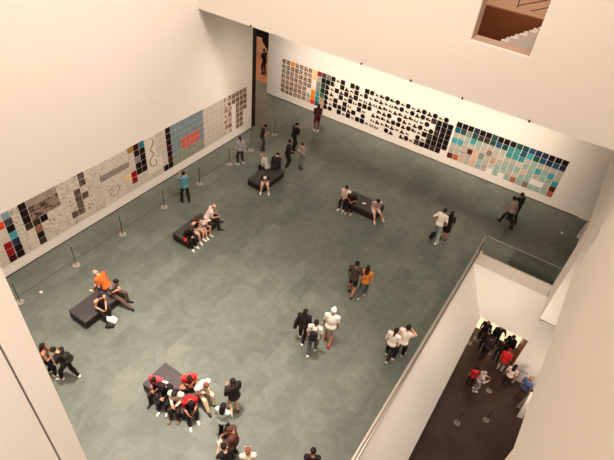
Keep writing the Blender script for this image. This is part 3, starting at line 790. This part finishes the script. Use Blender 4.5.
    V, Q = surface(pr, cuts, res=.015); np_mesh('hair', V, Q, [hm], None, s, body)
    if cap_c:
        V, Q = surface([ell(hc + Rh @ np3((0, -.012, .045)), (.098, .112, .098), Rh, .02), ell(hc + Rh @ np3((0, .10, .055)), (.075, .085, .014), Rh, .02)], [(hc + Rh @ np3((0, 0, .04)), Rh @ np3((0, .1, -1)))], res=.015)
        np_mesh('cap', V, Q, [mat(cap_c, .8)], None, s, body)
    return dict(o=body, T=T, R=R, s=s, wri=wri, yaw=yaw, hc=hc, sho=sho, x=x, y=y, z0=z0)

def carried(p, name, prims, col, label, cat, cuts=(), extra=None):
    V, Q = surface(prims, cuts, res=.02)
    o = np_mesh(name, V, Q, [mat(col, .8)], extra, p['s'])
    o.location = p['o'].location; o.rotation_euler = p['o'].rotation_euler; tag(o, label, cat); return o
def backpack(p, col, label):
    T, R = p['T'], p['R']
    o = carried(p, 'backpack', [cap(T((-.06, -.205, 1.30)), T((.06, -.205, 1.30)), .085, .085, .05), cap(T((-.07, -.215, 1.10)), T((.07, -.215, 1.10)), .10, .10, .08), cap(T((0, -.21, 1.28)), T((0, -.22, 1.1)), .11, .115, .05)], col, label, 'backpack')
    for sx in (-1, 1):
        m = MB(); m.tube([T((sx*.10, -.14, 1.38)) * p['s'], T((sx*.11, -.03, 1.49)) * p['s'], T((sx*.11, .10, 1.40)) * p['s'], T((sx*.115, .135, 1.25)) * p['s'], T((sx*.14, .06, 1.12)) * p['s'], T((sx*.12, -.13, 1.06)) * p['s']], [.02] * 6, 6)
        m.build('strap', mat(col, .8), o, smooth=True)
    return o
def bag(p, c, r, col, label, strap=None):
    """A shoulder or hand bag at a point of the wearer's own frame."""
    c = np3(c)
    o = carried(p, 'bag', [cap(c + np3((0, -r[1]*.5, r[2]*.4)), c + np3((0, r[1]*.5, r[2]*.4)), r[0]*.8, r[0]*.8, .05), cap(c + np3((0, -r[1]*.6, -r[2]*.4)), c + np3((0, r[1]*.6, -r[2]*.4)), r[0], r[0], .08)], col, label, 'bag')
    if strap is not None:
        a = np3(strap); s = p['s']
        m = MB(); m.tube([(c + np3((0, -r[1]*.6, r[2]*.5))) * s, a * s + np3((0, -.07, 0)), a * s + np3((0, 0, .03)), a * s + np3((0, .07, 0)), (c + np3((0, r[1]*.6, r[2]*.5))) * s], [.012] * 5, 6); m.build('strap', mat(col, .8), o, smooth=True)
    return o
def phone(p, label, i=1, col=(24, 24, 28), size=(.075, .15)):
    w = p['wri'][i] * p['s']; q = p['wri'][1 - i] * p['s']
    c = (w + q) / 2 if np.linalg.norm(w - q) < .25 else w
    m = MB(); m.box((-size[0]/2, -.005, -size[1]/2), (size[0]/2, .005, size[1]/2))
    o = m.build('phone' if size[1] < .18 else 'leaflet', mat(col, .3)); M = p['o'].matrix_basis
    o.location = M @ Vector(c + np3((0, .09, .05))); o.rotation_euler = (math.radians(-35), 0, math.radians(p['yaw'])); tag(o, label, 'phone' if size[1] < .18 else 'paper'); return o

BLK = (24, 21, 21); WHT = (236, 228, 218); HOLD = [(-.05, .30, 1.16), (.05, .31, 1.16)]
WALKL = [(-.10, .16), (.09, -.19, .03)]; WALKR = [(-.09, -.19, .03), (.10, .16)]
LAP = lambda z: [(-.06, .33, z), (.06, .35, z)]
p = person('dark clothed person standing in the doorway of the warm side gallery', -3.95, 2.26, 80, 1.8, top=((38, 30, 28), 'short', 't'), bottom=((34, 28, 28), 'pants'), skin='tan', hands=HOLD)
p = person('person in dark red top and red shorts standing close to the silhouette sheets', 3.1, -1.9, 35, 1.75, top=((74, 22, 28), 'long', 'jacket'), bottom=((128, 32, 36), 'shorts'), shoes=WHT, hair=((26, 18, 18), 'long'), skin='brown', hands=HOLD, top_kind='shirt')
p = person('man all in black holding a phone, between the corner bench and the panel wall', 3.26, -4.56, -30, 1.74, top=(BLK, 'long', 'jacket'), bottom=(BLK, 'pants'), hands=[(-.06, .28, 1.3), (.07, .28, 1.3)], head=(15, -20))
phone(p, 'pale phone in the hands of the man all in black by the doorway', col=(210, 200, 190))
p = person('person in dark top and brown trousers looking down behind the corner bench', 1.94, -5.72, -50, 1.66, top=((30, 26, 26), 'short', 't'), bottom=((64, 50, 44), 'pants'), skin='tan', hands=HOLD, head=(35, 0))
p = person('long haired woman in grey top and dark jeans facing the roped wall', 1.89, -7.55, 68, 1.64, top=((140, 136, 142), 'short', 't'), bottom=((42, 40, 50), 'pants'), shoes=WHT, hair=((22, 16, 16), 'tail'), feet=[(-.17, .0), (.17, 0)], hands=[(-.18, .2, 1.0), (.2, .2, 1.0)])
bag(p, (.27, -.02, .88), (.05, .14, .24), (196, 186, 170), 'pale tote bag at the side of the woman in grey by the roped wall', (.2, 0, 1.42))
p = person('tall man in black beside the far bench, turned to a person in grey', 4.04, -6.3, -70, 1.82, top=((26, 22, 22), 'long', 't'), bottom=((24, 22, 22), 'pants'), shoes=(150, 140, 132), skin='tan', hands=[(-.2, .1, .85), (.12, .34, 1.08)])
p = person('person in grey hooded top and grey trousers facing the tall man in black', 4.62, -5.75, 150, 1.6, top=((150, 140, 132), 'long', 'hoodie'), bottom=((124, 114, 106), 'pants'), shoes=(50, 44, 42), hair=((60, 44, 36), 'short'), hands=[(-.1, .24, 1.28), (.08, .26, 1.3)])
# bench nearest the corner
p = person('sitter in pale grey shirt with reddish hair, back turned on the corner bench', 3.66, -7.55, 85, 1.7, seat=.43, lean=32, top=((158, 160, 150), 'short', 't'), bottom=((36, 32, 34), 'pants'), hair=((158, 84, 62), 'bald'), hands=LAP(.62), head=(25, 0))
p = person('sitter in black hunched beside the person in pale grey on the corner bench', 3.95, -7.28, 20, 1.74, seat=.43, lean=30, top=((24, 20, 20), 'long', 'jacket'), bottom=(BLK, 'pants'), hands=LAP(.62), head=(35, 0))
p = person('bare legged sitter in purple top and pale shorts bent over a phone', 4.24, -8.5, 214, 1.66, seat=.43, lean=38, top=((46, 34, 62), 'short', 't'), bottom=((226, 200, 186), 'shorts'), shoes=WHT, hair=((206, 190, 176), 'short'), hands=LAP(.72), head=(35, 0), feet=[(-.2, .42), (.2, .42)])
# by the roped wall
p = person('man in teal checked shirt raising a camera towards the roped wall', 1.99, -11.78, 62, 1.74, top=((92, 156, 160), 'short', 't'), check=(58, 112, 124), bottom=(BLK, 'pants'), feet=[(-.17, .05), (.15, -.05)], hands=[(-.09, .26, 1.50), (.09, .26, 1.50)])
phone(p, 'dark phone raised by the man in the teal checked shirt')
# bench of four
p = person('curly haired person in black at the near end of the bench of four', 4.06, -13.86, 262, 1.68, seat=.43, lean=28, top=((26, 20, 20), 'long', 't'), bottom=(BLK, 'pants'), shoes=WHT, hair=((64, 44, 34), 'curly'), hands=LAP(.66), head=(20, 0))
p = person('red haired woman in black with bare arms, second on the bench of four', 4.02, -13.36, 266, 1.7, seat=.43, lean=20, top=((30, 22, 22), 'none', 'tank'), bottom=((206, 190, 176), 'shorts'), shoes=WHT, hair=((92, 34, 30), 'long'), hands=LAP(.68), head=(15, 0))
p = person('person in whitish striped top bent low, third on the bench of four', 4.05, -12.92, 262, 1.66, seat=.43, lean=52, top=((214, 196, 182), 'short', 't'), check=(190, 168, 152), bottom=((200, 176, 158), 'shorts'), shoes=(220, 210, 200), hair=((44, 32, 28), 'short'), hands=[(-.12, .42, .5), (.12, .46, .5)], head=(30, 0))
p = person('bald man in white shirt and black trousers, fourth on the bench of four', 3.98, -12.5, 318, 1.78, seat=.43, lean=26, top=((236, 216, 206), 'short', 't'), bottom=(BLK, 'pants'), shoes=(40, 34, 32), hair=((190, 140, 116), 'bald'), hands=[(-.08, .42, .66), (.1, .44, .6)], feet=[(-.2, .56), (.3, .50)], head=(15, 0))
V, Q = surface([cap((-.08, -.02, .06), (.10, .03, .06), .07, .06, .05), cap((.02, -.10, .05), (.04, .08, .05), .06, .05, .05)], [((0, 0, 0), (0, 0, -1))], res=.02)
o = np_mesh('red_jacket', V, Q, [mat((206, 34, 26), .8)]); o.location = (4.2, -14.03, .43); tag(o, 'bright red jacket lying at the near end of the bench of four', 'jacket')
# bench with the man in orange
p = person('balding man in orange shirt and blue shorts, back turned at the bench end', 3.8, -17.86, 100, 1.78, seat=.43, lean=34, girth=1.15, top=((198, 102, 40), 'short', 't'), bottom=((78, 88, 104), 'shorts'), shoes=(238, 226, 216), hair=((196, 170, 150), 'bald'), hands=LAP(.6), head=(25, 0), feet=[(-.12, .62), (.14, .5)])
p = person('dark haired woman in brown black top resting her arms on her knees', 4.24, -18.6, 262, 1.66, seat=.43, lean=24, top=((44, 26, 26), 'none', 'tank'), bottom=((34, 28, 30), 'pants'), hair=((40, 24, 20), 'long'), hands=[(-.05, .42, .66), (.14, .40, .64)], head=(-10, -20))
p = person('dark haired man in grey checked shirt stretching his legs beside the bench', 4.16, -17.92, 285, 1.78, seat=.43, lean=18, top=((128, 122, 118), 'short', 't'), check=(82, 76, 74), bottom=((92, 72, 66), 'pants'), hair=((32, 24, 22), 'short'), hands=[(-.04, .28, .88), (.1, .28, .82)], feet=[(-.15, .50), (.12, .78)], head=(15, 10))
V, Q = surface([cap((-.16, -.02, .07), (.16, .04, .07), .10, .08, .05), cap((-.05, .12, .06), (.10, .14, .06), .08, .07, .05)], [((0, 0, 0), (0, 0, -1))], res=.02)
o = np_mesh('tote_bag', V, Q, [mat((230, 220, 208), .8)]); o.location = (4.82, -18.66, 0); tag(o, 'white cloth bag dropped on the floor before the brown black top woman', 'bag')
V, Q = surface([cap((-.10, 0, .06), (.10, .02, .06), .075, .07, .05)], [((0, 0, 0), (0, 0, -1))], res=.02)
o = np_mesh('handbag', V, Q, [mat((28, 22, 22), .7)]); o.location = (5.0, -18.86, 0); o.rotation_euler = (0, 0, .6); tag(o, 'small black handbag on the floor against the white cloth bag', 'bag')
# pair by the white wall end
p = person('long haired woman in grey vest and black trousers beside the white wall end', 5.02, -21.25, -42, 1.66, top=((104, 96, 88), 'none', 'tank'), bottom=(BLK, 'pants'), shoes=WHT, hair=((30, 18, 18), 'long'), skin='tan', hands=[(-.02, .36, 1.12), (.12, .34, 1.2)], feet=[(-.1, -.1), (.1, .12)])
q = person('man in black with one foot forward facing the woman in grey vest', 5.62, -21.0, 118, 1.72, lean=14, top=((30, 26, 25), 'short', 't'), bottom=(BLK, 'pants'), shoes=WHT, hands=HOLD, feet=[(-.1, .26), (.1, -.22)], head=(30, 0))
backpack(q, (36, 32, 28), 'dark backpack worn by the man facing the woman in grey vest')
phone(p, 'phone held out by the woman in grey vest', col=(200, 190, 180))
# middle of the floor
p = person('man in dark brown shirt and black shorts walking close beside an orange top', 11.25, -12.0, 12, 1.86, top=((66, 54, 46), 'short', 't'), bottom=((30, 26, 26), 'shorts'), shoes=(34, 28, 30), skin='tan', feet=WALKL, hands=[(-.24, .14, .9), (.34, .20, 1.22)])
p = person('long haired woman in orange top and jeans walking beside a brown shirt', 11.66, -11.82, 14, 1.74, top=((206, 122, 42), 'short', 't'), bottom=((86, 88, 92), 'pants'), shoes=(196, 170, 164), hair=((32, 20, 22), 'long'), feet=WALKR, hands=[(-.12, .26, 1.2), (.26, .1, .84)])
p = person('long haired woman in black cardigan, outermost of three walking abreast', 10.91, -15.1, 18, 1.72, top=((32, 26, 26), 'long', 'jacket'), bottom=(BLK, 'pants'), shoes=WHT, hair=((34, 22, 20), 'long'), feet=WALKL)
bag(p, (-.28, -.05, .98), (.07, .17, .26), (26, 22, 22), 'large black shoulder bag on the woman in black cardigan', (-.16, 0, 1.46))
p = person('man in white shirt wearing a black backpack, middle of three walking abreast', 11.50, -15.33, 18, 1.8, top=((236, 222, 212), 'short', 't'), bottom=((84, 88, 90), 'pants'), shoes=(226, 218, 208), skin='tan', feet=WALKR)
backpack(p, (24, 20, 22), 'black backpack on the white shirted man between two walkers')
p = person('man in white shirt, white cap and pale shorts walking with two others', 11.74, -14.6, 16, 1.88, top=((238, 228, 216), 'short', 't'), bottom=((156, 168, 162), 'shorts'), shoes=(150, 46, 40), hair=((220, 206, 190), 'short'), cap_c=(240, 232, 222), skin='tan', feet=WALKL, girth=1.1)
p = person('woman in white top with dark ponytail walking along the glass railing', 13.85, -13.85, 0, 1.68, top=((228, 218, 208), 'long', 't'), bottom=((34, 26, 26), 'pants'), shoes=(226, 206, 198), hair=((30, 18, 20), 'tail'), feet=WALKL)
p = person('man in white shirt with raised elbow walking along the glass railing', 14.16, -13.58, -4, 1.82, top=((240, 226, 214), 'short', 't'), bottom=((36, 26, 26), 'pants'), shoes=(226, 206, 198), feet=WALKR, hands=[(-.25, .12, .86), (.13, .10, 1.60)])
p = person('man in white shirt and pale blue jeans leaning towards a woman in black', 12.72, -6.55, -6, 1.84, lean=10, top=((236, 228, 216), 'short', 't'), bottom=((142, 154, 156), 'pants'), shoes=WHT, feet=[(-.2, .12), (.18, -.2)], hands=[(-.28, .05, 1.02), (.24, .12, .95)])
bag(p, (-.05, -.26, .42), (.10, .16, .16), (22, 18, 20), 'black bag hanging low behind the man in pale blue jeans')
p = person('long haired woman in black dress next to the pale blue jeans', 13.05, -6.25, 6, 1.66, top=((34, 24, 26), 'short', 't'), bottom=((30, 22, 24), 'dress'), hair=((30, 20, 20), 'long'), skin='tan', hands=[(-.1, .26, 1.2), (.2, .2, .95)])
p = person('man in grey shirt striding along the foot of the teal grid', 15.16, -3.25, 55, 1.74, lean=14, top=((158, 148, 138), 'short', 't'), bottom=((36, 28, 28), 'pants'), feet=[(-.1, .34), (.1, -.34, .05)], skin='tan', hands=[(-.2, .25, 1.0), (.2, -.1, .9)])
p = person('person in black walking just beyond the grey shirted man by the teal grid', 15.32, -2.7, 50, 1.76, top=((30, 24, 24), 'long', 't'), bottom=(BLK, 'pants'), feet=WALKL, skin='tan', hands=[(-.18, .26, 1.12), (.25, .1, .84)])
# middle bench
p = person('dark haired sitter in white sleeveless top at the end of the middle bench', 8.1, -7.04, 186, 1.66, seat=.43, lean=14, top=((232, 214, 200), 'short', 't'), bottom=((26, 20, 22), 'pants'), shoes=(220, 206, 196), hair=((30, 20, 20), 'bun'), hands=LAP(.72))
p = person('sitter in black with folded bare arms beside a white top on the middle bench', 8.47, -7.02, 192, 1.7, seat=.43, lean=34, top=((32, 22, 22), 'short', 't'), bottom=((30, 24, 24), 'pants'), shoes=(190, 160, 146), hair=((44, 28, 26), 'short'), skin='tan', hands=LAP(.66), head=(25, 0))
p = person('sitter in pale pink shorts with bare legs crossed, alone on the bench end', 9.6, -6.86, 222, 1.68, seat=.43, lean=20, top=((216, 196, 190), 'short', 't'), check=(150, 130, 132), bottom=((226, 204, 192), 'shorts'), shoes=(226, 196, 180), hair=((30, 20, 20), 'long'), hands=LAP(.74), feet=[(-.40, .40, .06), (.06, .52)], head=(25, 0))
m = MB(); m.box((-.09, -.06, 0), (.09, .06, .025)); o = m.build('booklet', mat((230, 218, 206), .6), loc=(9.0, -6.8, .432), bevel=.004); o.rotation_euler = (0, 0, .4); tag(o, 'small white booklet lying on the middle bench', 'booklet')
# crowded bench
p = person('black haired sitter in pink red top, outermost on the crowded bench', 8.34, -19.64, 202, 1.72, seat=.43, lean=16, top=((206, 62, 76), 'short', 't'), bottom=((44, 32, 36), 'pants'), skin='tan', hands=LAP(.7), head=(30, 0))
p = person('sitter in black jacket with white collar next to the pink red top', 8.74, -19.66, 204, 1.74, seat=.43, lean=14, top=((26, 22, 24), 'long', 'jacket'), bottom=(BLK, 'pants'), shoes=(210, 200, 192), hands=LAP(.7), head=(30, 0), hair=((24, 18, 18), 'short'))
V, Q = surface([cap(p['T']((-.08, .03, 1.47)), p['T']((.08, .03, 1.47)), .04, .04, .03), cap(p['T']((-.05, -.08, 1.48)), p['T']((.05, -.08, 1.48)), .05, .05, .03)], subs=[ell(p['T']((0, -.01, 1.5)), (.055, .055, .1), p['R'])])
np_mesh('collar', V, Q, [mat((232, 222, 210), .8)], None, p['s'], p['o'])['label'] = 'white collar'
p = person('long dark haired sitter with cream shawl in the middle of the crowded bench', 9.2, -19.66, 206, 1.7, seat=.43, lean=14, top=((214, 198, 182), 'long', 'jacket'), bottom=((40, 28, 28), 'pants'), shoes=(120, 84, 66), hair=((34, 24, 22), 'long'), hands=LAP(.7), head=(25, 0))
p = person('black haired man in bright red shirt sitting in the second row', 9.0, -18.96, 232, 1.74, seat=.43, lean=24, feet=[(.05, .34, .36), (-.05, .40, .36)], top=((226, 52, 48), 'short', 't'), bottom=((36, 30, 34), 'pants'), skin='tan', hands=LAP(.74), head=(30, 0))
p = person('sitter in deep red shirt bending forward at the crowded bench corner', 9.5, -19.5, 236, 1.74, seat=.43, lean=36, top=((176, 28, 36), 'short', 't'), bottom=((30, 24, 26), 'pants'), shoes=(214, 206, 200), skin='tan', hands=[(-.1, .46, .62), (.14, .5, .6)], head=(20, 0), feet=[(-.12, .5), (.12, .64)])
p = person('brown haired man in white hooded top and beige trousers on the crowded bench', 9.5, -18.98, 258, 1.78, seat=.43, lean=26, top=((234, 220, 206), 'long', 'hoodie'), bottom=((208, 180, 150), 'pants'), shoes=(44, 36, 34), hair=((120, 72, 54), 'short'), hands=LAP(.76), head=(25, 0), feet=[(-.12, .52), (.16, .62)])
V, Q = surface([cap((-.05, 0, .05), (.05, .01, .05), .05, .045, .03)], [((0, 0, 0), (0, 0, -1))], res=.018)
o = np_mesh('red_hat', V, Q, [mat((206, 36, 40), .8)]); o.location = (9.52, -18.98 + .32, .432); tag(o, 'small bundled red hat on the bench beside the white hooded top', 'hat')
# standing near the crowded bench
p = person('person in black hooded jacket and beige trousers standing past the crowded bench', 10.72, -18.74, 70, 1.8, top=((34, 26, 28), 'long', 'hoodie'), bottom=((200, 176, 152), 'pants'), shoes=(50, 38, 34), hair=((26, 20, 22), 'short'), hands=[(-.1, .3, 1.1), (.1, .3, 1.1)])
p = person('long haired woman in pale blue grey top and black trousers facing a black jacket', 10.95, -19.55, 14, 1.76, top=((176, 184, 182), 'short', 't'), bottom=((24, 20, 20), 'pants'), hair=((26, 18, 20), 'long'), hands=[(-.2, .12, .9), (.14, .3, 1.15)])
p = person('brown haired person in rust brown jacket near the bottom of the group', 11.62, -19.84, 120, 1.7, top=((92, 54, 42), 'long', 'jacket'), bottom=((50, 38, 34), 'pants'), hair=((82, 46, 36), 'short'), hands=[(-.1, .3, 1.05), (.1, .3, 1.1)], head=(20, 0))
p = person('black haired person in black reading a white leaflet behind the rust jacket', 11.82, -20.42, 66, 1.72, top=((28, 22, 22), 'short', 't'), bottom=(BLK, 'pants'), skin='light', hands=[(-.08, .32, 1.26), (.1, .3, 1.2)], head=(25, 0))
phone(p, 'white leaflet held up by the black haired reader', 0, (236, 226, 214), (.15, .21))
p = person('short brown haired man in cream shirt behind the leaflet reader', 12.36, -20.12, 40, 1.68, top=((216, 206, 186), 'short', 't'), bottom=((70, 58, 52), 'pants'), hair=((128, 72, 56), 'short'), hands=HOLD)
p = person('dark haired person in black shirt standing alone by the well side', 13.84, -19.1, 30, 1.66, top=((30, 26, 28), 'short', 't'), bottom=((36, 30, 30), 'pants'), skin='tan', hands=HOLD, head=(20, 0))
# lobby
Z = LOWZ
p = person('dark figure nearest the sloping wall in the lobby doorway', 16.8, -5.45, 10, 1.72, Z, top=((34, 24, 24), 'long', 'jacket'), bottom=(BLK, 'pants'))
p = person('dark haired figure in plum jacket crossing the lobby doorway', 17.0, -5.75, -30, 1.72, Z, top=((54, 34, 40), 'long', 'jacket'), bottom=((34, 26, 28), 'pants'), feet=WALKL)
p = person('dark figure turned to the bright wall inside the lobby doorway', 16.55, -4.75, 170, 1.76, Z, top=((28, 22, 22), 'long', 't'), bottom=(BLK, 'pants'), skin='tan')
p = person('long coated dark figure against the bright lobby wall', 17.2, -4.7, 200, 1.8, Z, top=((26, 22, 24), 'long', 'jacket'), bottom=(BLK, 'pants'), skin='tan', hands=[(-.3, .2, 1.2), (.25, .1, .84)])
p = person('person in black with a cap beside the brown door jamb', 17.95, -4.95, 160, 1.78, Z, top=((26, 22, 24), 'long', 'jacket'), bottom=(BLK, 'pants'), cap_c=(30, 26, 28))
p = person('person in black just behind the red shirt in the lobby', 17.65, -5.5, 10, 1.7, Z, top=((34, 26, 28), 'long', 't'), bottom=((40, 30, 32), 'pants'), skin='tan')
p = person('broad person in bright red shirt and pale trousers in the lobby', 18.02, -6.1, 5, 1.74, Z, lean=22, girth=1.2, top=((206, 32, 34), 'short', 't'), bottom=((190, 164, 148), 'pants'), hair=((150, 30, 32), 'short'), skin='tan')
p = person('dark haired person in white top and dark trousers in the lobby', 18.5, -6.82, -8, 1.76, Z, top=((222, 196, 184), 'short', 't'), bottom=((44, 32, 32), 'pants'), hair=((34, 24, 24), 'long'), feet=WALKL)
bag(p, (.27, -.08, .9), (.06, .14, .2), (150, 112, 90), 'brown bag at the side of the white top in the lobby', (.16, 0, 1.46))
p = person('man in blue shirt and tan cap beside the white lobby wall', 19.3, -7.1, -30, 1.8, Z, top=((88, 96, 140), 'short', 't'), bottom=((104, 78, 58), 'pants'), cap_c=(176, 142, 106), girth=1.1, skin='tan')
p = person('child in red top beside the grey and white outfit in the lobby', 17.0, -7.9, 20, 1.5, Z, top=((196, 36, 42), 'short', 't'), bottom=((40, 30, 32), 'pants'))
p = person('person in white and grey outfit standing by the red topped child', 17.32, -8.0, -60, 1.66, Z, top=((208, 196, 190), 'long', 't'), bottom=((172, 164, 162), 'pants'), shoes=WHT, hair=((190, 172, 160), 'short'), hands=[(-.1, .36, 1.2), (.2, .3, 1.2)])
